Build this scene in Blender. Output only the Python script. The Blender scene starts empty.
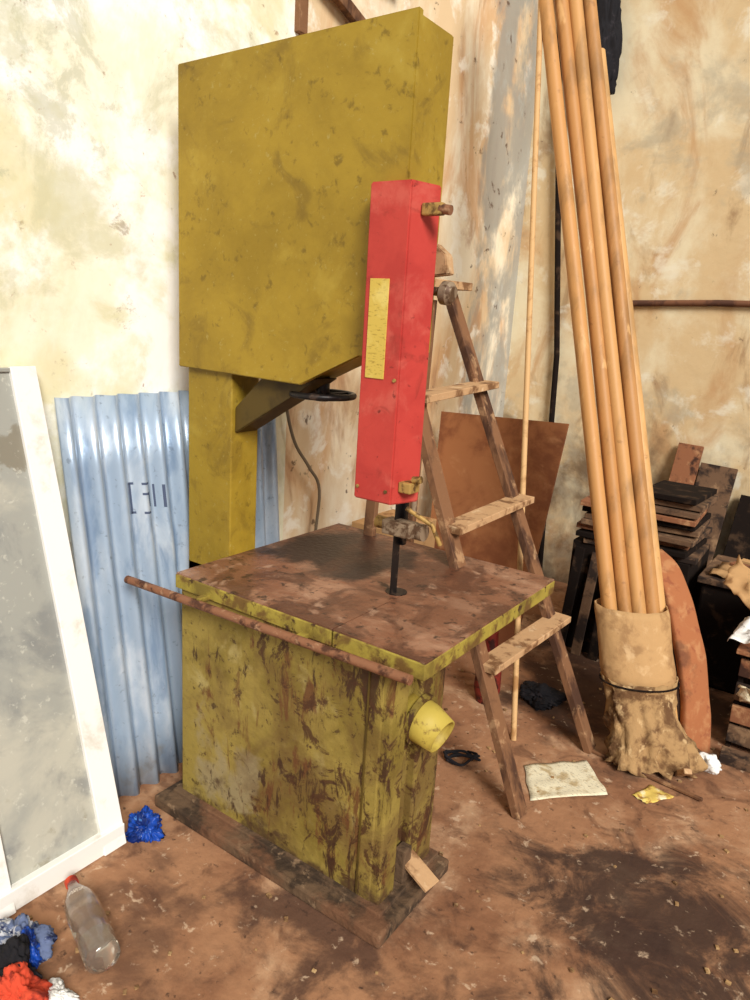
import bpy, bmesh, math, random
from mathutils import Vector, Matrix, noise
random.seed(4)
sc=bpy.context.scene
sc.view_settings.view_transform='Standard'

# ---------------------------------------------------------------- helpers
def lin(c):
    o=[]
    for v in c[:3]:
        v=v/255.0
        o.append(v/12.92 if v<=0.04045 else ((v+0.055)/1.055)**2.4)
    return (o[0],o[1],o[2],1)
def M(name, base, layers=(), rough=.7, metal=0, bump=0, bs=40, spec=.3, alpha=1, trans=0, bumpd=.01):
    m=bpy.data.materials.new(name); m.use_nodes=True
    nt=m.node_tree; N=nt.nodes; L=nt.links
    b=N['Principled BSDF']
    b.inputs['Roughness'].default_value=rough; b.inputs['Metallic'].default_value=metal
    b.inputs['Specular IOR Level'].default_value=spec
    b.inputs['Alpha'].default_value=alpha; b.inputs['Transmission Weight'].default_value=trans
    tc=N.new('ShaderNodeTexCoord'); col=N.new('ShaderNodeRGB'); col.outputs[0].default_value=lin(base)
    cur=col.outputs[0]
    for i,l in enumerate(layers):
        mp=N.new('ShaderNodeMapping'); L.new(tc.outputs['Object'],mp.inputs[0])
        st=l.get('st',(1,1,1)); mp.inputs['Scale'].default_value=st
        mp.inputs['Location'].default_value=(3.1*i+l.get('seed',0),1.7*i,2.3*i)
        nz=N.new('ShaderNodeTexNoise'); L.new(mp.outputs[0],nz.inputs['Vector'])
        nz.inputs['Scale'].default_value=l.get('s',5); nz.inputs['Detail'].default_value=l.get('det',8)
        nz.inputs['Roughness'].default_value=l.get('r',.62); nz.inputs['Distortion'].default_value=l.get('dist',.3)
        mr=N.new('ShaderNodeMapRange'); mr.interpolation_type='SMOOTHSTEP'
        mr.inputs[1].default_value=l.get('lo',.45); mr.inputs[2].default_value=l.get('hi',.6)
        mr.inputs[4].default_value=l.get('op',1)
        fac=nz.outputs['Fac']
        if 'sph' in l:
            c,rad,k=l['sph']
            vm=N.new('ShaderNodeVectorMath'); vm.operation='DISTANCE'; L.new(tc.outputs['Object'],vm.inputs[0]); vm.inputs[1].default_value=c
            m2=N.new('ShaderNodeMapRange'); L.new(vm.outputs['Value'],m2.inputs[0])
            m2.inputs[1].default_value=0; m2.inputs[2].default_value=rad; m2.inputs[3].default_value=k; m2.inputs[4].default_value=-k
            ad=N.new('ShaderNodeMath'); ad.operation='ADD'; L.new(fac,ad.inputs[0]); L.new(m2.outputs[0],ad.inputs[1]); fac=ad.outputs[0]
        for ax in l.get('ax',()):
            a,lo,hi=ax
            sp=N.new('ShaderNodeSeparateXYZ'); L.new(tc.outputs['Object'],sp.inputs[0])
            m2=N.new('ShaderNodeMapRange'); L.new(sp.outputs[a],m2.inputs[0])
            m2.inputs[1].default_value=lo; m2.inputs[2].default_value=hi; m2.inputs[3].default_value=-l.get('axk',.5); m2.inputs[4].default_value=l.get('axp',0)
            ad=N.new('ShaderNodeMath'); ad.operation='ADD'; L.new(fac,ad.inputs[0]); L.new(m2.outputs[0],ad.inputs[1]); fac=ad.outputs[0]
        L.new(fac,mr.inputs[0])
        mx=N.new('ShaderNodeMix'); mx.data_type='RGBA'
        L.new(mr.outputs[0],mx.inputs[0]); L.new(cur,mx.inputs[6]); mx.inputs[7].default_value=lin(l['c'])
        cur=mx.outputs[2]
    L.new(cur,b.inputs['Base Color'])
    if bump:
        nz=N.new('ShaderNodeTexNoise'); nz.inputs['Scale'].default_value=bs; nz.inputs['Detail'].default_value=8
        L.new(tc.outputs['Object'],nz.inputs['Vector'])
        bp=N.new('ShaderNodeBump'); bp.inputs['Strength'].default_value=bump; bp.inputs['Distance'].default_value=bumpd
        L.new(nz.outputs['Fac'],bp.inputs['Height']); L.new(bp.outputs[0],b.inputs['Normal'])
    return m
def obj(name,bm,mat,parent=None,smooth=False):
    bmesh.ops.recalc_face_normals(bm,faces=bm.faces)
    me=bpy.data.meshes.new(name); bm.to_mesh(me); bm.free()
    if smooth:
        for p in me.polygons: p.use_smooth=True
    o=bpy.data.objects.new(name,me); sc.collection.objects.link(o)
    if mat: me.materials.append(mat)
    if parent: o.parent=parent
    return o
def empty(name):
    e=bpy.data.objects.new(name,None); sc.collection.objects.link(e); return e
def addbox(bm,a,b,rot=None,bev=0):
    c=[(a[i]+b[i])/2 for i in range(3)]; s=[abs(b[i]-a[i]) for i in range(3)]
    r=bmesh.ops.create_cube(bm,size=1); vs=r['verts']
    mt=Matrix.Translation(c)@(rot or Matrix.Identity(4))@Matrix.Diagonal((*s,1))
    bmesh.ops.transform(bm,matrix=mt,verts=vs)
    if bev:
        es=list({e for v in vs for e in v.link_edges})
        bmesh.ops.bevel(bm,geom=es,offset=bev,segments=2,affect='EDGES',profile=.5)
def box(name,a,b,mat,parent=None,bev=.004,rot=None):
    bm=bmesh.new(); addbox(bm,a,b,rot,bev); return obj(name,bm,mat,parent)
def addbar(bm,p0,p1,w,t,up=(0,0,1),bev=.002):
    p0=Vector(p0);p1=Vector(p1);z=(p1-p0);L=z.length;z.normalize()
    x=Vector(up).cross(z)
    if x.length<1e-4: x=Vector((1,0,0))
    x.normalize(); y=z.cross(x)
    r=bmesh.ops.create_cube(bm,size=1); vs=r['verts']
    R=Matrix((x,y,z)).transposed().to_4x4()
    bmesh.ops.transform(bm,matrix=Matrix.Translation((p0+p1)/2)@R@Matrix.Diagonal((w,t,L,1)),verts=vs)
    if bev:
        es=list({e for v in vs for e in v.link_edges})
        bmesh.ops.bevel(bm,geom=es,offset=bev,segments=1,affect='EDGES')
def bar(name,p0,p1,w,t,mat,parent=None,up=(0,0,1),bev=.002):
    bm=bmesh.new(); addbar(bm,p0,p1,w,t,up,bev); return obj(name,bm,mat,parent)
def addsweep(bm,pts,r,n=12,cap=True):
    pts=[Vector(p) for p in pts]; rings=[]
    t0=(pts[1]-pts[0]).normalized(); a=t0.orthogonal().normalized()
    for i,p in enumerate(pts):
        if i==0:t=pts[1]-p
        elif i==len(pts)-1:t=p-pts[i-1]
        else:t=pts[i+1]-pts[i-1]
        t.normalize(); a=(a-t*a.dot(t)).normalized(); b=t.cross(a)
        rr=r[i] if isinstance(r,(list,tuple)) else r
        rings.append([bm.verts.new(p+(a*math.cos(k*2*math.pi/n)+b*math.sin(k*2*math.pi/n))*rr) for k in range(n)])
    for i in range(len(rings)-1):
        for k in range(n): bm.faces.new((rings[i][k],rings[i][(k+1)%n],rings[i+1][(k+1)%n],rings[i+1][k]))
    if cap: bm.faces.new(rings[0]); bm.faces.new(rings[-1])
def tube(name,pts,r,mat,parent=None,n=14,cap=True):
    bm=bmesh.new(); addsweep(bm,pts,r,n,cap); o=obj(name,bm,mat,parent,True)
    e=o.modifiers.new('es','EDGE_SPLIT'); e.split_angle=math.radians(40); return o
def smoothpath(pts,k=6):
    pts=[Vector(p) for p in pts]; P=[pts[0]*2-pts[1]]+pts+[pts[-1]*2-pts[-2]]; out=[]
    for i in range(1,len(P)-2):
        for j in range(k):
            t=j/k; a,b,c,d_=P[i-1],P[i],P[i+1],P[i+2]
            out.append(.5*((2*b)+(c-a)*t+(2*a-5*b+4*c-d_)*t*t+(3*b-a-3*c+d_)*t*t*t))
    out.append(pts[-1]); return out
def prism(name,pts,ax,a,b,mat,parent=None,bev=.004):
    bm=bmesh.new()
    def P(p,c):
        q=list(p); q.insert(ax,c); return q
    v0=[bm.verts.new(P(p,a)) for p in pts]; v1=[bm.verts.new(P(p,b)) for p in pts]
    bm.faces.new(v0); bm.faces.new(v1)
    n=len(pts)
    for i in range(n): bm.faces.new((v0[i],v0[(i+1)%n],v1[(i+1)%n],v1[i]))
    if bev: bmesh.ops.bevel(bm,geom=list(bm.edges),offset=bev,segments=2,affect='EDGES')
    return obj(name,bm,mat,parent)
def crumple(name,c,s,mat,parent=None,amp=.35,fr=1.2,sub=5,seed=0,flat=False,rz=0):
    bm=bmesh.new(); bmesh.ops.create_icosphere(bm,subdivisions=sub,radius=1)
    R=Matrix.Rotation(rz,3,'Z')
    for v in bm.verts:
        n=v.co.normalized(); q=n*fr+Vector((seed*7.3,seed*3.1,seed))
        wq=q+Vector((noise.noise(q*1.7),noise.noise(q*1.7+Vector((5,0,0))),noise.noise(q*1.7+Vector((0,7,0)))))*.5
        k=1+amp*noise.noise(q)*1.4-amp*.55*(1-min(1,abs(noise.noise(wq*2.2))*4))-amp*.25*(1-min(1,abs(noise.noise(wq*4.6))*4))
        p=R@Vector((n.x*k*s[0],n.y*k*s[1],n.z*k*s[2]))
        p.z=max(p.z,-s[2]*.5+.0005)
        v.co=p+Vector((c[0],c[1],c[2]+s[2]*.5))
    return obj(name,bm,mat,parent,not flat)
def quadsheet(name,c4,mat,parent=None,n=14,amp=.006,th=.001,seed=0):
    bm=bmesh.new(); A,B,C,D=[Vector(p) for p in c4]; g=[]
    for i in range(n+1):
        row=[]
        for j in range(n+1):
            u=i/n;v=j/n
            p=(A*(1-u)+B*u)*(1-v)+(D*(1-u)+C*u)*v
            p=p+Vector((noise.noise(Vector((u*3,v*3,seed+5)))*amp,noise.noise(Vector((u*3,v*3,seed+9)))*amp,abs(noise.noise(Vector((u*2.5+seed,v*2.5,seed))))*amp*2))
            row.append(bm.verts.new(p))
        g.append(row)
    for i in range(n):
        for j in range(n): bm.faces.new((g[i][j],g[i+1][j],g[i+1][j+1],g[i][j+1]))
    o=obj(name,bm,mat,parent,True)
    s=o.modifiers.new('s','SOLIDIFY'); s.thickness=th; s.offset=1; return o

# ---------------------------------------------------------------- materials
olive=M('olive_paint',(158,130,40),[
  dict(c=(132,106,28),s=3,lo=.4,hi=.65,op=.7),
  dict(c=(178,154,64),s=6,lo=.55,hi=.75,op=.5),
  dict(c=(102,78,28),s=5,lo=.53,hi=.68,dist=1,op=.5),
  dict(c=(90,68,22),s=26,lo=.57,hi=.72,op=.6),
  dict(c=(172,158,98),s=60,lo=.6,hi=.74,op=.5)],rough=.55,bump=.18,bs=30)
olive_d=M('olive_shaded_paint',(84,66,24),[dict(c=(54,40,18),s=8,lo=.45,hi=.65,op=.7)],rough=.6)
basep=M('rusty_yellow_paint',(148,128,62),[
  dict(c=(118,100,40),s=4,lo=.42,hi=.6,op=.85),
  dict(c=(178,162,106),s=7,lo=.56,hi=.7,op=.6),
  dict(c=(150,136,106),s=6,lo=.5,hi=.64,sph=((-1.5,1.45,.22),.32,.18),op=.7),
  dict(c=(90,62,38),s=3.0,lo=.44,hi=.64,dist=.8,op=.62,ax=((0,-1.75,-1.2),),axk=.08,axp=.03),
  dict(c=(96,56,32),s=6,lo=.53,hi=.62,st=(2,2,.6),dist=.6,r=.7,op=.85,ax=((0,-1.75,-1.3),),axk=.05),
  dict(c=(60,36,24),s=8,lo=.55,hi=.62,st=(2,2,.6),dist=.5,r=.72,op=.92,ax=((0,-1.75,-1.2),),axk=.07,axp=.02),
  dict(c=(70,42,26),s=11,lo=.54,hi=.61,dist=.7,r=.75,op=.88,ax=((0,-1.6,-1.15),),axk=.07,axp=.02),
  dict(c=(72,50,34),s=10,lo=.45,hi=.62,ax=((2,.36,.04),),axk=.4,axp=.04,op=.85),
  dict(c=(58,34,22),s=34,lo=.58,hi=.68,op=.75)],rough=.65,bump=.35,bs=35)
rimp=M('table_rim_paint',(160,142,60),[dict(c=(120,102,44),s=6,lo=.45,hi=.6),dict(c=(100,68,38),s=11,lo=.5,hi=.62,op=.85),dict(c=(66,42,26),s=24,lo=.57,hi=.66)],rough=.65,bump=.2)
chutep=M('chute_paint',(184,162,72),[dict(c=(146,120,50),s=9,lo=.48,hi=.66,op=.8),dict(c=(96,66,36),s=26,lo=.6,hi=.7,op=.7)],rough=.55,bump=.1)
tabletop=M('rusted_table_iron',(134,90,66),[
  dict(c=(168,128,102),s=4,lo=.46,hi=.64,st=(1,2,1),op=.85),
  dict(c=(84,52,38),s=5,lo=.47,hi=.6,dist=1,op=.85),
  dict(c=(192,156,130),s=14,lo=.56,hi=.7,op=.7),
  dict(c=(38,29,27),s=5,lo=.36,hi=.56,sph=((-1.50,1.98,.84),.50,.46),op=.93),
  dict(c=(100,62,42),s=3,lo=.44,hi=.6,st=(2,.7,1),op=.45),
  dict(c=(46,30,24),s=26,lo=.56,hi=.66,op=.85)],rough=.42,bump=.35,bs=50,spec=.5)
plinthm=M('grimy_concrete',(98,76,56),[dict(c=(60,46,34),s=10,lo=.45,hi=.6),dict(c=(140,114,88),s=25,lo=.56,hi=.66,op=.7),dict(c=(118,80,56),s=5,lo=.48,hi=.62,op=.7)],rough=.95,bump=.7)
red=M('red_guard_paint',(186,62,54),[dict(c=(166,48,44),s=4,lo=.45,hi=.6,op=.6),dict(c=(202,98,84),s=8,lo=.54,hi=.7,op=.55),dict(c=(134,44,36),s=9,lo=.56,hi=.68,dist=1,op=.5),dict(c=(98,30,24),s=40,lo=.63,hi=.72,op=.8)],rough=.55,bump=.08)
brass=M('tarnished_brass',(170,136,76),[dict(c=(96,70,38),s=30,lo=.46,hi=.6)],rough=.55,metal=.2)
label=M('brass_label',(204,176,82),[dict(c=(150,120,44),s=60,lo=.54,hi=.64,st=(1,1,3),op=.7),dict(c=(228,210,130),s=12,lo=.52,hi=.7,op=.6)],rough=.45,metal=.1)
dark=M('dark_steel',(36,32,32),[dict(c=(86,70,60),s=25,lo=.55,hi=.68)],rough=.4,metal=.4)
steel=M('worn_steel',(146,126,104),[dict(c=(92,68,50),s=30,lo=.48,hi=.6)],rough=.5,metal=.2)
rustp=M('rusty_pipe',(136,92,66),[dict(c=(78,48,34),s=18,lo=.48,hi=.6),dict(c=(180,142,110),s=30,lo=.56,hi=.68,op=.7)],rough=.6,metal=.1,bump=.3)
cablem=M('grey_cable',(120,104,84),rough=.7)
blue=M('corrugated_blue',(160,178,198),[
  dict(c=(212,220,228),s=4,lo=.45,hi=.65,st=(1,1,.5),op=.7),
  dict(c=(114,138,168),s=6,lo=.5,hi=.64,st=(1,2,.4),op=.7),
  dict(c=(96,104,118),s=40,lo=.6,hi=.7,op=.5),
  dict(c=(146,138,124),s=7,lo=.5,hi=.66,ax=((2,.5,.0),),axk=.25,op=.6)],rough=.32,metal=.3,spec=.7)
ink=M('stamp_ink',(70,80,104),rough=.7)
whitef=M('white_frame_paint',(236,234,228),[dict(c=(200,192,176),s=9,lo=.52,hi=.7,op=.7)],rough=.5)
pane=M('dusty_glass_pane',(156,156,148),[dict(c=(188,184,168),s=3,lo=.42,hi=.62,op=.8),dict(c=(120,122,122),s=4,lo=.5,hi=.66,op=.7),dict(c=(112,100,76),s=9,lo=.5,hi=.6,sph=((-2.0,1.05,1.25),.2,.2),op=.6),dict(c=(128,118,92),s=9,lo=.5,hi=.6,ax=((2,.5,0),),axk=.3,op=.6),dict(c=(206,204,190),s=40,lo=.58,hi=.68,op=.5)],rough=.35,spec=.5)
wood=M('old_ladder_wood',(126,88,60),[dict(c=(74,48,34),s=9,lo=.45,hi=.6,st=(1,1,.3)),dict(c=(180,142,104),s=15,lo=.56,hi=.68,op=.7)],rough=.8,bump=.3)
woodl=M('ladder_tread_wood',(188,150,110),[dict(c=(120,84,54),s=12,lo=.48,hi=.62),dict(c=(216,188,150),s=20,lo=.58,hi=.7,op=.7)],rough=.8,bump=.3)
plym=M('plywood',(160,106,68),[dict(c=(126,76,48),s=4,lo=.42,hi=.62),dict(c=(186,136,94),s=6,lo=.55,hi=.7,op=.6),dict(c=(84,52,34),s=5,lo=.5,hi=.66,ax=((2,.7,.1),),axk=.3,op=.8)],rough=.7)
tan=M('pale_stick_wood',(204,164,114),[dict(c=(164,120,74),s=10,lo=.5,hi=.64)],rough=.7)
polem=[M('tan_pole_%d'%i,c,[dict(c=tuple(int(k*.78) for k in c),s=3,lo=.45,hi=.65,st=(3,3,.5),op=.75),dict(c=(218,174,118),s=6,lo=.58,hi=.7,st=(3,3,.5),op=.6),dict(c=(116,76,46),s=20,lo=.62,hi=.72,op=.4)],rough=.5) for i,c in enumerate([(192,140,84),(182,130,76),(196,146,90),(180,130,78),(202,156,100)])]
wrapm=M('wrapping_cardboard',(182,144,98),[dict(c=(140,104,68),s=8,lo=.5,hi=.64,op=.7),dict(c=(208,174,130),s=12,lo=.56,hi=.7,op=.7)],rough=.85,bump=.3)
burl=M('torn_burlap',(164,130,88),[dict(c=(100,70,44),s=9,lo=.46,hi=.6),dict(c=(204,172,126),s=20,lo=.56,hi=.68,op=.8)],rough=.95,bump=.8)
darkw=M('brown_planks',(104,78,58),[dict(c=(140,110,82),s=14,lo=.52,hi=.66),dict(c=(44,32,26),s=8,lo=.48,hi=.6)],rough=.9)
midw=M('reddish_scrap_wood',(136,88,60),[dict(c=(176,132,94),s=14,lo=.52,hi=.66),dict(c=(62,38,28),s=8,lo=.5,hi=.62)],rough=.9)
vdark=M('dark_wood_and_shade',(28,21,18),[dict(c=(66,50,38),s=12,lo=.52,hi=.68)],rough=.95,spec=.1)  # near-black brown for dark scrap, also paints the cavity shade under the planks
card=M('cardboard',(186,146,100),[dict(c=(140,102,64),s=9,lo=.48,hi=.62)],rough=.9)
paper=M('old_paper',(226,216,186),[dict(c=(184,162,122),s=14,lo=.5,hi=.64),dict(c=(120,110,96),s=70,lo=.56,hi=.62,st=(1,3,1),op=.6)],rough=.9)
ypaper=M('yellow_paper',(216,188,96),[dict(c=(160,116,60),s=30,lo=.5,hi=.6),dict(c=(236,222,180),s=20,lo=.55,hi=.65)],rough=.9)
white=M('white_plastic',(232,230,226),[dict(c=(180,174,166),s=20,lo=.52,hi=.64)],rough=.6)
bluep=M('blue_plastic_bag',(24,70,164),[dict(c=(14,38,100),s=20,lo=.48,hi=.62),dict(c=(80,136,210),s=26,lo=.6,hi=.7)],rough=.35)
blackc=M('black_cloth',(24,22,26),[dict(c=(56,50,54),s=18,lo=.55,hi=.7)],rough=.9)
orangec=M('orange_red_cloth',(200,72,46),[dict(c=(140,44,32),s=18,lo=.5,hi=.62)],rough=.9)
bwc=M('blue_white_cloth',(96,108,140),[dict(c=(196,198,206),s=24,lo=.52,hi=.58),dict(c=(30,40,80),s=18,lo=.5,hi=.58)],rough=.9)
cush=M('patterned_cushion',(158,98,62),[dict(c=(180,130,88),s=12,lo=.5,hi=.66,op=.7),dict(c=(128,66,46),s=16,lo=.56,hi=.66,op=.6),dict(c=(96,60,42),s=7,lo=.54,hi=.68,op=.7)],rough=.9)
cushside=M('cushion_underside',(60,42,34),[dict(c=(100,70,50),s=14,lo=.52,hi=.66)],rough=.95)
redpat=M('red_painted_pottery',(130,46,36),[dict(c=(64,28,22),s=14,lo=.52,hi=.6)],rough=.6)
glassm=M('clear_bottle_plastic',(232,226,214),rough=.08,trans=.92,spec=.5)
crackm=M('brown_wall_pipe',(112,74,52),[dict(c=(78,50,38),s=8,lo=.48,hi=.6)],rough=.8)
leftw=M('cream_plaster',(240,236,214),[
  dict(c=(222,213,170),s=1.6,lo=.46,hi=.64,op=.8),
  dict(c=(253,252,246),s=2.2,lo=.46,hi=.6,op=.9),
  dict(c=(204,200,152),s=3,lo=.53,hi=.7,op=.65,dist=1),
  dict(c=(172,174,146),s=7,lo=.52,hi=.64,sph=((-2.1,1.3,2.25),.5,.12),op=.5,r=.75),
  dict(c=(196,194,160),s=2.6,lo=.5,hi=.62,r=.7,seed=7,op=.6),
  dict(c=(253,253,250),s=3,lo=.42,hi=.58,sph=((-2.1,1.8,1.7),.65,.16),op=.85),
  dict(c=(134,108,72),s=6,lo=.6,hi=.69,r=.75,op=.55),
  dict(c=(150,100,64),s=24,lo=.65,hi=.73,op=.6)],rough=.9,bump=.35,bs=12)
peach=M('peach_plaster',(218,192,154),[
  dict(c=(238,228,204),s=1.8,lo=.42,hi=.6,op=.9,st=(1,1,.6)),
  dict(c=(204,156,108),s=1.8,lo=.5,hi=.68,st=(1.6,1.6,.55),dist=.8,op=.75),
  dict(c=(166,120,84),s=3,lo=.56,hi=.7,st=(1.6,1.6,.5),dist=.6,op=.65),
  dict(c=(246,242,228),s=5,lo=.54,hi=.66,op=.7),
  dict(c=(148,146,138),s=3,lo=.36,hi=.52,ax=((1,3.75,4.1),),axk=.5,st=(1,1,.6),op=.85),
  dict(c=(84,56,38),s=12,lo=.62,hi=.7,op=.8)],rough=.9,bump=.4,bs=10)
backw=M('back_plaster',(210,184,142),[
  dict(c=(226,214,182),s=1.5,lo=.42,hi=.6,op=.9),
  dict(c=(188,144,98),s=1.9,lo=.5,hi=.68,st=(1.4,1,.7),dist=.8,op=.75),
  dict(c=(142,106,72),s=3.2,lo=.55,hi=.7,st=(1.5,1,.55),dist=.6,op=.65),
  dict(c=(232,226,206),s=5,lo=.55,hi=.68,op=.65),
  dict(c=(88,66,48),s=3,lo=.4,hi=.7,ax=((2,1.7,.6),),axk=.3,axp=.09,op=.85),
  dict(c=(172,162,140),s=2,lo=.5,hi=.62,sph=((-.9,4.6,2.9),.9,.05),op=.6),
  dict(c=(74,50,34),s=10,lo=.62,hi=.71,op=.8,r=.75)],rough=.9,bump=.4,bs=10)
floorm=M('dirt_floor',(160,116,84),[
  dict(c=(130,88,62),s=2.2,lo=.44,hi=.62,op=.85),
  dict(c=(194,156,122),s=3.5,lo=.5,hi=.68,op=.8),
  dict(c=(102,68,48),s=7,lo=.52,hi=.68,dist=.8,op=.75),
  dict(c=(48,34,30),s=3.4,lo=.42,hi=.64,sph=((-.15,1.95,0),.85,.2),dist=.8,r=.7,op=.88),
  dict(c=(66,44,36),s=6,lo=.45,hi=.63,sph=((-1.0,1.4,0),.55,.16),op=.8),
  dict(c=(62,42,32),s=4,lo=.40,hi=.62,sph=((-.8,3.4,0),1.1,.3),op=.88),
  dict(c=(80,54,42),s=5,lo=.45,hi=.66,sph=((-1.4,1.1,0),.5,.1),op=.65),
  dict(c=(214,186,156),s=22,lo=.6,hi=.7,op=.6),
  dict(c=(56,38,30),s=30,lo=.6,hi=.7,op=.75)],rough=.95,bump=.6,bs=22)

# ---------------------------------------------------------------- room shell
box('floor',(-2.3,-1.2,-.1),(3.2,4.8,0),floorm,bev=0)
bm=bmesh.new(); addbox(bm,(-2.32,2.36,0),(-2.15,4.8,4.2)); obj('wall_left',bm,peach)
box('wall_left_plaster',(-2.32,-1.2,0),(-2.12,2.36,4.2),leftw,bev=0)
box('wall_back',(-2.15,4.6,0),(3.2,4.8,4.2),backw,bev=0)
tube('trim_1',[(-1.42,4.585,1.84),(-.9,4.585,1.86),(-.3,4.585,1.865),(1.2,4.585,1.87),(3,4.585,1.87)],.018,crackm)

# ---------------------------------------------------------------- bandsaw
S=empty('bandsaw')
prism('wheel_housing_cover',[(-1.98,1.46),(-1.44,1.45),(-1.23,1.555),(-1.10,1.555),(-1.10,2.39),(-1.98,2.378)],1,1.655,1.675,olive,S,.003)
prism('wheel_housing_body',[(-1.97,1.467),(-1.45,1.462),(-1.235,1.565),(-1.105,1.565),(-1.105,2.382),(-1.97,2.37)],1,1.675,1.835,olive,S,.004)
box('column',(-1.955,1.675,.62),(-1.745,1.80,1.5),olive,S,.004)
box('column_foot',(-1.955,1.675,.60),(-1.70,1.80,.775),olive,S,.004)
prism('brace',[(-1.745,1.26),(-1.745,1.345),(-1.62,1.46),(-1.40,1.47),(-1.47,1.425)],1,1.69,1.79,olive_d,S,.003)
bm=bmesh.new()
T0,T1=.786,.836
addbox(bm,(-1.745,1.447,T1-.006),(-1.1115,1.80,T1)); addbox(bm,(-1.1085,1.447,T1-.006),(-.815,1.80,T1)); addbox(bm,(-1.745,1.80,T1-.006),(-.815,2.28,T1))
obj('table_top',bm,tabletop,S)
bm=bmesh.new()
addbox(bm,(-1.747,1.443,T0),(-1.113,1.80,T1-.005),None,.003); addbox(bm,(-1.107,1.443,T0),(-.813,1.80,T1-.005),None,.003); addbox(bm,(-1.747,1.80,T0),(-.813,2.282,T1-.005),None,.003)
obj('table_rim',bm,rimp,S)
tube('table_insert',[(-1.14,1.80,.8355),(-1.14,1.80,.838)],.034,dark,S,24)
tube('fence_rail',[(-1.94,1.405,.772),(-1.4,1.405,.785),(-.83,1.405,.80)],.0135,rustp,S)
for i,x in enumerate((-1.6,-1.2,-.9)): box('rail_bracket_%d'%i,(x-.012,1.405,.787),(x+.012,1.45,.80),rimp,S,.002)
bm=bmesh.new()
addbox(bm,(-1.73,1.452,.045),(-.935,1.734,.786),None,.006)
obj('base_body',bm,basep,S)
box('base_corner_panel',(-.96,1.455,.045),(-.907,1.535,.786),basep,S,.006)
box('base_rear_panel',(-.96,1.60,.045),(-.907,1.734,.70),basep,S,.006)
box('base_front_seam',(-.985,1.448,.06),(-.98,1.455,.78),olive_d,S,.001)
box('base_foot_flange',(-1.75,1.43,.04),(-.885,1.752,.056),plinthm,S,.003)
box('plinth',(-1.785,1.378,0),(-.848,1.76,.044),plinthm,S,.008)
bm=bmesh.new()
addsweep(bm,[(-.945,1.60,.585),(-.88,1.597,.573),(-.826,1.594,.556)],[.064,.061,.052],28,False)
o=obj('dust_chute',bm,chutep,S,True); o.modifiers.new('s','SOLIDIFY').thickness=.006
tube('chute_collar',[(-.915,1.60,.58),(-.898,1.60,.577)],.074,basep,S,28)
bar('pedal_plate',(-.92,1.60,.13),(-.81,1.585,.085),.06,.012,woodl,S)
box('pedal_lever',(-.93,1.56,.06),(-.895,1.60,.17),plinthm,S,.004)
G=[(-1.178,1.60),(-1.052,1.60),(-1.025,1.70),(-1.178,1.735)]
prism('blade_guard',G,2,1.165,1.99,red,S,.004)
box('guard_label',(-1.160,1.597,1.50),(-1.100,1.601,1.755),label,S,.001)
for i,(x,z) in enumerate([(-1.165,1.20),(-1.07,1.20),(-1.065,1.50)]):
    tube('guard_screw_%d'%i,[(x,1.601,z),(x,1.596,z)],.005,brass,S)
box('guard_top_clamp',(-1.04,1.63,1.91),(-.98,1.65,1.94),brass,S,.004)
tube('guard_top_knob',[(-.99,1.64,1.926),(-.96,1.64,1.921)],.012,rustp,S)
box('guard_bottom_clamp',(-1.045,1.62,1.20),(-1.005,1.67,1.23),brass,S,.004)
tube('guard_bottom_knob',[(-1.01,1.64,1.238),(-.985,1.64,1.242)],.010,brass,S)
tube('tension_knob',[(-1.11,1.79,1.74),(-1.05,1.79,1.735)],.012,steel,S,18)
tube('tension_knob_head',[(-1.06,1.79,1.735),(-1.05,1.79,1.734),(-1.03,1.79,1.732),(-1.02,1.79,1.73)],[.02,.032,.032,.022],steel,S,20)
prism('tension_bracket',[(-1.11,1.77),(-1.02,1.78),(-1.03,1.83),(-1.07,1.86),(-1.11,1.86)],1,1.75,1.79,woodl,S,.003)
box('blade',(-1.142,1.765,.80),(-1.139,1.80,1.2),dark,S,0)
box('guide_post',(-1.155,1.795,.99),(-1.125,1.815,1.2),dark,S,.003)
box('guide_block',(-1.175,1.745,1.03),(-1.075,1.80,1.075),steel,S,.005)
tube('guide_roller',[(-1.10,1.80,1.045),(-1.055,1.80,1.045)],.026,steel,S,20)
tube('guide_roller_b',[(-1.22,1.79,1.05),(-1.17,1.79,1.05)],.02,brass,S,18)
tube('guide_screw',[(-1.08,1.77,1.10),(-1.08,1.77,1.17)],.008,steel,S)
tube('guide_arm',[(-1.10,1.76,1.12),(-1.02,1.78,1.08),(-1.0,1.80,1.02)],.007,brass,S)
hw=Vector((-1.452,1.78,1.415)); bm=bmesh.new()
addsweep(bm,[hw+Vector((.098*math.cos(a),.098*math.sin(a),0)) for a in [k*2*math.pi/36 for k in range(37)]],.010,10,False)
for k in range(5):
    a=k*2*math.pi/5; addsweep(bm,[hw,hw+Vector((.095*math.cos(a),.095*math.sin(a),0))],.007,8)
addsweep(bm,[hw-Vector((0,0,.02)),hw+Vector((0,0,.06))],.022,16)
obj('handwheel',bm,dark,S,True)

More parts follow.
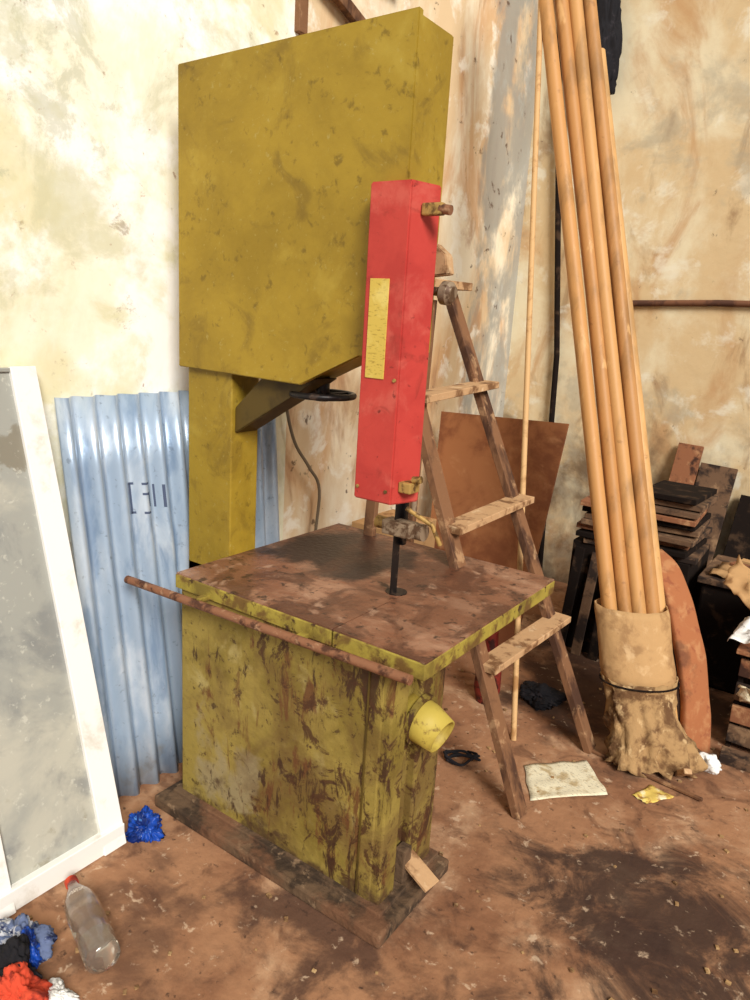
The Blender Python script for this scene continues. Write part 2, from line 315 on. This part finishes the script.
# ---------------------------------------------------------------- corrugated sheets
WA=.019
def corr(name,y0,y1,xb,xt,h,zb=0):
    bm=bmesh.new(); ny=int((y1-y0)/.004); nz=6; g=[]
    for i in range(ny+1):
        y=y0+(y1-y0)*i/ny; row=[]
        for j in range(nz+1):
            t=j/nz; row.append(bm.verts.new((xb+(xt-xb)*t+WA*math.sin(2*math.pi*y/.085),y,zb+h*t)))
        g.append(row)
    for i in range(ny):
        for j in range(nz): bm.faces.new((g[i][j],g[i+1][j],g[i+1][j+1],g[i][j+1]))
    o=obj(name,bm,blue,None,True); s=o.modifiers.new('s','SOLIDIFY'); s.thickness=.002; return o
c1=corr('corrugated_sheet',1.27,1.79,-1.895,-2.09,1.36)
c2=corr('corrugated_sheet.001',1.81,2.27,-1.99,-2.095,1.30)
bm=bmesh.new()
def sx(z,y): return -1.895+(-.195)*z/1.36+WA*math.sin(2*math.pi*y/.085)+.003
for (ya,yb,za,zb) in [(1.505,1.585,1.055,1.063),(1.505,1.585,.955,.963),(1.505,1.513,.955,1.06),(1.577,1.585,.955,1.06),(1.525,1.565,1.02,1.028),(1.525,1.533,.98,1.03),(1.557,1.565,.98,1.03),(1.60,1.63,1.0,1.007),(1.60,1.608,.965,1.045),(1.622,1.63,.965,1.045)]:
    n=max(2,int((yb-ya)/.004))
    for k in range(n):
        a=ya+(yb-ya)*k/n; b=ya+(yb-ya)*(k+1)/n
        q=[bm.verts.new((sx(zz,yy),yy,zz)) for yy,zz in ((a,za),(b,za),(b,zb),(a,zb))]; bm.faces.new(q)
o=obj('stamp',bm,ink,c1)

# ---------------------------------------------------------------- white framed panel leaning on wall
P=empty('framed_glass_panel')
def pan(y,z,off=0):
    t=z/1.46
    return (-1.715-.375*t+off, y, z)
bar('stile_right',pan(1.17,0),pan(1.165,1.455),.028,.078,whitef,P,up=(0,1,0))
bar('stile_left',pan(.82,0),pan(.82,1.455),.028,.062,whitef,P,up=(0,1,0))
bar('rail_bottom',pan(.79,.037),pan(1.208,.037),.03,.07,whitef,P,up=(0,0,1))
bar('rail_top',pan(.79,1.448),pan(1.16,1.448),.02,.012,pane,P,up=(0,0,1))
bm=bmesh.new(); vs=[bm.verts.new(pan(.82,.03)),bm.verts.new(pan(1.175,.03)),bm.verts.new(pan(1.175,1.45)),bm.verts.new(pan(.82,1.45))]; bm.faces.new(vs)
o=obj('pane',bm,pane,P); o.modifiers.new('s','SOLIDIFY').thickness=.006

# ---------------------------------------------------------------- step ladder
Ld=empty('wooden_ladder')
FL,FR=Vector((-.787,2.155,0)),Vector((-.735,2.723,0)); TL,TR=Vector((-1.5,2.17,1.77)),Vector((-1.5,2.59,1.79))
bar('rail_left',FL,TL,.03,.068,wood,Ld,up=(0,1,0)); bar('rail_right',FR,TR,.03,.068,wood,Ld,up=(0,1,0))
for i,t in enumerate((.285,.545,.79)):
    a=FL.lerp(TL,t); b=FR.lerp(TR,t); dv=(b-a).normalized()
    bar('tread_%d'%i,a-dv*.02+Vector((.02,0,0)),b+dv*.05+Vector((.02,0,.015)),.085,.026,woodl,Ld)
bar('rear_leg_left',(-1.52,2.24,1.74),(-1.60,2.24,0),.045,.025,wood,Ld,up=(0,1,0))
bar('rear_leg_right',(-1.52,2.50,1.74),(-1.56,2.50,0),.045,.025,wood,Ld,up=(0,1,0))
bar('top_step',(-1.5,2.10,1.79),(-1.5,2.66,1.80),.14,.03,woodl,Ld)

# ---------------------------------------------------------------- pole bundle
B=empty('pole_bundle')
P0,P1=Vector((-.53,2.80,0.02)),Vector((-1.46,3.35,3.05)); ax=(P1-P0).normalized()
l=Vector((.82,.57,0)); dd=Vector((-.55,.80,0))
for i,(o1,o2,e,dt,bend) in enumerate([(-.09,0,1.16,-.012,.0),(-.03,.012,1.18,-.002,.002),(.028,0,1.15,.003,-.002),(.085,.01,1.17,.008,.0),(.122,.04,.93,-.005,.0),(.0,.06,1.1,0,0)]):
    a=P0+l*o1+dd*o2; b=P0+(P1-P0)*e+l*(o1+dt)+dd*o2
    m=(a+b)/2+l*bend*4
    tube('pole_%d'%i,[a,m,b],.0305,polem[i%5],B,18)
def loft(name,zs,mat,seed):
    bm=bmesh.new(); n=72; rings=[]
    for (z,rl,rd,am) in zs:
        c=P0+ax*(z/ax.z)+Vector((.12,-.02,0))*max(0,(.2-z))
        ring=[]
        for k in range(n):
            a=k*2*math.pi/n; q=Vector((math.cos(a)*2.2,math.sin(a)*2.2,z*9+seed))
            f=1+am*(noise.noise(q)+.6*noise.noise(q*2.7))
            p=c+l*(rl*math.cos(a)*f)+dd*(rd*math.sin(a)*f)+Vector((0,0,am*.10*noise.noise(q*1.5)))
            p.z=max(p.z,.002); ring.append(bm.verts.new(p))
        rings.append(ring)
    for i in range(len(rings)-1):
        for k in range(n): bm.faces.new((rings[i][k],rings[i][(k+1)%n],rings[i+1][(k+1)%n],rings[i+1][k]))
    o=obj(name,bm,mat,B,True); o.modifiers.new('s','SOLIDIFY').thickness=.004; return o
loft('cardboard_wrap',[(z,.150+.004*math.sin(z*40),.09,.03) for z in (.27,.33,.4,.47,.54,.57)],wrapm,1)
loft('burlap_skirt',[(0,.19,.12,.4),(.015,.185,.12,.42),(.03,.172,.12,.45),(.055,.165,.115,.4),(.08,.158,.11,.34),(.11,.15,.105,.3),(.14,.145,.10,.28),(.17,.142,.098,.25),(.2,.14,.095,.22),(.23,.14,.093,.18),(.26,.142,.09,.12),(.3,.155,.095,.08)],burl,3)
tube('tie_string',[P0+ax*(.285/ax.z)+l*(.158*math.cos(a))+dd*(.098*math.sin(a)) for a in [k*2*math.pi/30 for k in range(31)]],.004,vdark,B,8,False)

tube('thin_wooden_pole',[(-1.01,2.58,0),(-1.28,2.93,1.5),(-1.56,3.29,3.05)],.012,tan)
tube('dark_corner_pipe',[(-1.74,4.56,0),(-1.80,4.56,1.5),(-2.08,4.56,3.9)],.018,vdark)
bm=bmesh.new()
pv=[(-1.93,3.32,0),(-1.35,3.30,0),(-1.28,3.50,1.21),(-2.03,3.54,1.18)]
vv=[bm.verts.new(p) for p in pv]; bm.faces.new(vv); o=obj('plywood_board',bm,plym); o.modifiers.new('s','SOLIDIFY').thickness=.012
box('cardboard_box',(-2.10,2.85,0),(-1.82,3.22,.66),card,None,.004)

# ---------------------------------------------------------------- junk pile at right rear
K=empty('plank_stack')
box('dark_cavity_box',(-1.22,3.62,0),(-.64,4.1,.60),vdark,K,.004)  # solid box, its near-black colour stands in for shade in the cavity
for i in range(6): bar('leaning_slat_%d'%i,(-1.2+i*.09,3.56,0),(-1.17+i*.09,3.60,.55+.1*random.random()),.05,.012,(vdark,darkw)[i%2],K,up=(0,1,0))
for i in range(10):
    z=.60+i*.033; dx=random.uniform(-.035,.035)
    box('plank_%d'%i,(-1.2+dx+(.28 if i>6 else 0),3.60+random.uniform(-.03,.03),z),(-.65+dx,3.98,z+.026),(darkw,vdark,midw,darkw)[i%4],K,.003,Matrix.Rotation(random.uniform(-.07,.07),4,'Z')@Matrix.Rotation(random.uniform(-.02,.02),4,'Y'))
# boards leaning on the back wall behind the heap
LB=empty('leaning_boards')
for i,(x,w_,h,m) in enumerate([(-.78,.20,.95,darkw),(-.56,.16,.80,vdark),(-.38,.20,.88,midw),(-.16,.18,.74,darkw),(.06,.2,.82,vdark),(-.95,.14,1.05,midw),(.3,.2,.7,darkw)]):
    bar('board_%d'%i,(x,4.22,0),(x+.04,4.57,h),w_,.02,m,LB,up=(0,1,0))
    LB.children[-1]
C2=empty('scrap_heap')
for i in range(4): box('slat_%d'%i,(-.30,3.12,.03+i*.10),(.34,3.14,.105+i*.10),(darkw,midw)[i%2],C2,.003,Matrix.Rotation(random.uniform(-.02,.02),4,'Y'))
box('side',(-.30,3.14,0),(-.28,3.58,.42),vdark,C2,.003); box('back',(-.30,3.56,0),(.34,3.58,.42),vdark,C2,.003); box('lid',(-.32,3.10,.43),(.36,3.60,.45),midw,C2,.003)
box('lower_board',(-.30,3.0,.0),(.24,3.09,.035),darkw,C2,.003,Matrix.Rotation(.06,4,'Z'))
box('carton',(-.30,3.28,.45),(.02,3.56,.62),card,C2,.004,Matrix.Rotation(.15,4,'Z'))
box('dark_tub',(-.58,3.66,0),(-.30,4.1,.52),vdark,C2,.01); box('dark_tub_lid',(-.60,3.64,.52),(-.28,4.12,.55),darkw,C2,.004)
quadsheet('tub_paper',[(-.56,3.68,.56),(-.38,3.66,.56),(-.34,3.85,.57),(-.54,3.9,.57)],card,C2,10,.02,.002,22)
quadsheet('carton_flap',[(-.44,3.30,.65),(-.30,3.14,.60),(-.24,3.3,.64),(-.42,3.46,.73)],card,C2,10,.02,.004,2)
quadsheet('torn_paper',[(-.36,3.10,.47),(-.22,3.08,.50),(-.18,3.22,.54),(-.33,3.26,.53)],white,C2,12,.03,.001,7)
quadsheet('torn_paper_b',[(-.32,3.30,.65),(-.16,3.26,.66),(-.10,3.40,.70),(-.28,3.44,.71)],paper,C2,12,.035,.001,9)
quadsheet('torn_paper_c',[(-.29,3.08,.30),(-.18,3.05,.33),(-.16,3.10,.24),(-.27,3.11,.22)],paper,C2,12,.03,.001,12)
crumple('rags',(-.12,3.82,0),(.17,.12,.5),vdark,C2,.3,1.4,5,11)
for i in range(18):
    x=random.uniform(-.50,.1); y=random.uniform(3.66,3.95); z=random.uniform(.45,.68)
    a=random.uniform(-1,1); bar('scrap_%d'%i,(x,y,z),(x+.22*math.cos(a),y+.12*math.sin(a*2),z+.10*random.uniform(-.3,1)),.05,.014,random.choice((midw,darkw,vdark,card,woodl)),C2)
crumple('white_scrap',(-.32,2.90,0),(.045,.035,.04),white,None,.4,1.4,4,8)
# bent upholstered slab
CU=empty('sofa_cushion')
def slab(name,pts,wa,wb,mat,off=0):
    bm=bmesh.new(); rings=[]
    for i,p in enumerate(pts):
        t=(pts[min(i+1,len(pts)-1)]-pts[max(i-1,0)]).normalized(); a=Vector((.57,.82,0)); a=(a-t*a.dot(t)).normalized(); b=t.cross(a)
        if b.z<0: b=-b
        ring=[]
        for k in range(24):
            an=k*2*math.pi/24; ca,sa=math.cos(an),math.sin(an)
            q=p+b*off+a*(wa*math.copysign(abs(ca)**.4,ca))+b*(wb*math.copysign(abs(sa)**.4,sa))
            q+=Vector([noise.noise(q*9+Vector((j*9,0,0)))*.006 for j in range(3)]); q.z=max(q.z,.002); ring.append(bm.verts.new(q))
        rings.append(ring)
    for i in range(len(rings)-1):
        for k in range(24): bm.faces.new((rings[i][k],rings[i][(k+1)%24],rings[i+1][(k+1)%24],rings[i+1][k]))
    bm.faces.new(rings[0]); bm.faces.new(rings[-1]); obj(name,bm,mat,CU,True)
pts=smoothpath([(-.74,3.22,.72),(-.655,3.16,.68),(-.57,3.10,.57),(-.495,3.05,.41),(-.435,3.01,.23),(-.395,2.985,.01)],6)
slab('padding',pts,.066,.022,cush,.012); slab('underside',pts,.07,.02,cushside,-.024)
crumple('hanging_cloth',(-1.74,4.52,3.0),(.11,.05,.42),blackc,None,.3,1.4,5,4)
W=empty('wall_bracket')
bar('upright',(-2.12,2.36,2.70),(-2.12,2.36,3.3),.05,.05,wood,W)
bar('arm',(-2.11,2.38,2.97),(-2.11,2.95,2.78),.035,.05,wood,W)
bar('top_arm',(-2.11,2.36,3.1),(-2.11,3.0,3.1),.035,.05,wood,W)
tube('hanging_cable',smoothpath([(-2.07,2.29,1.42),(-2.06,2.29,1.28),(-2.05,2.34,1.12),(-2.05,2.44,1.0),(-2.05,2.52,.88),(-2.05,2.5,.6),(-2.05,2.5,.01)]),.007,cablem)

# ---------------------------------------------------------------- floor litter
quadsheet('paper_sheet',[(-.90,2.44,.002),(-.79,2.25,.002),(-.58,2.47,.002),(-.72,2.63,.002)],paper,None,14,.006,.001,1)
quadsheet('yellow_wrapper',[(-.51,2.53,.002),(-.45,2.51,.002),(-.38,2.62,.002),(-.47,2.64,.002)],ypaper,None,10,.005,.001,4)
bar('thin_stick',(-.73,2.71,.008),(-.29,2.66,.012),.014,.012,wood)
bar('wood_offcut',(-.40,2.76,.02),(-.36,2.70,.08),.03,.02,woodl)
crumple('black_rag',(-1.06,2.97,0),(.11,.09,.05),blackc,None,.4,1.4,5,6)
bm=bmesh.new()
pts=[(-1.10+.05*math.sin(k*1.3)+.012*math.sin(k*3.1),2.30+.045*math.cos(k*1.1),.012+.012*(1+math.sin(k*2.1))) for k in [j*.25 for j in range(60)]]
addsweep(bm,pts,.005,8); obj('wire_tangle',bm,blackc,None,True)
tube('red_patterned_vase',[(-1.25,2.80,0),(-1.25,2.80,.06),(-1.25,2.80,.2),(-1.25,2.80,.27),(-1.25,2.80,.34)],[.045,.06,.055,.03,.025],redpat,None,20)
crumple('blue_plastic_scrap',(-1.69,1.272,0),(.058,.045,.06),bluep,None,.6,1.3,5,5)
bm=bmesh.new(); a=Vector((-1.35,.885,.045)); b=Vector((-1.65,.985,.04))
ts=[0,.02,.05,.3,.34,.38,.6,.72,.82,.9,.93,.96,1]; rs=[.03,.042,.045,.045,.041,.045,.045,.042,.03,.018,.015,.015,.015]
addsweep(bm,[a.lerp(b,t) for t in ts],rs,28)
bt=obj('plastic_bottle',bm,glassm,None,True)
tube('cap',[a.lerp(b,.965),a.lerp(b,1.02)],.018,orangec,bt,16)
Z=empty('rag_pile')
crumple('blue_cloth',(-1.57,.785,0),(.08,.06,.06),bwc,Z,.45,1.5,5,1)
crumple('dark_blue_part',(-1.52,.785,.02),(.04,.03,.045),bluep,Z,.5,1.4,5,7)
crumple('black_part',(-1.50,.735,0),(.08,.05,.07),blackc,Z,.4,1.4,5,2)
crumple('orange_part',(-1.43,.705,0),(.075,.055,.06),orangec,Z,.45,1.4,5,3)
crumple('white_bag',(-1.385,.765,0),(.055,.032,.022),white,Z,.45,1.4,5,4,False,.4)
bm=bmesh.new(); random.seed(3)
for k in range(150):
    x=random.uniform(-1.7,.2); y=random.uniform(.7,3.4)
    if -1.8<x<-.82 and 1.35<y<1.78: continue
    s=random.uniform(.002,.006); addbox(bm,(x-s,y-s*1.3,0),(x+s,y+s*1.3,s*1.1),Matrix.Rotation(random.random()*3,4,'Z'))
obj('floor_debris',bm,burl)

# ---------------------------------------------------------------- light
w=bpy.data.worlds.new('world'); sc.world=w; w.use_nodes=True
w.node_tree.nodes['Background'].inputs[0].default_value=(1,.98,.95,1); w.node_tree.nodes['Background'].inputs[1].default_value=.42
sd=bpy.data.lights.new('daylight','SUN'); sd.energy=4.3; sd.angle=math.radians(22); sd.color=(1,.965,.9)
so=bpy.data.objects.new('daylight',sd); sc.collection.objects.link(so)
so.rotation_euler=Vector((-1.0,.72,-.85)).to_track_quat('-Z','Y').to_euler(); so.location=(2,-1,4)

# ---------------------------------------------------------------- camera
th,ps,ro=.2417,-.6038,.0621
d=Vector((math.sin(ps)*math.cos(th),math.cos(ps)*math.cos(th),-math.sin(th)))
r0=Vector((math.cos(ps),-math.sin(ps),0)); u0=r0.cross(d)
r=r0*math.cos(ro)+u0*math.sin(ro); u=-r0*math.sin(ro)+u0*math.cos(ro)
cd=bpy.data.cameras.new('camera'); co=bpy.data.objects.new('camera',cd); sc.collection.objects.link(co)
cd.sensor_fit='VERTICAL'; cd.sensor_height=24; cd.lens=24*.7279; cd.clip_start=.02
mt=Matrix((r,u,-d)).transposed().to_4x4(); mt.translation=(0,0,1.65); co.matrix_world=mt
sc.camera=co
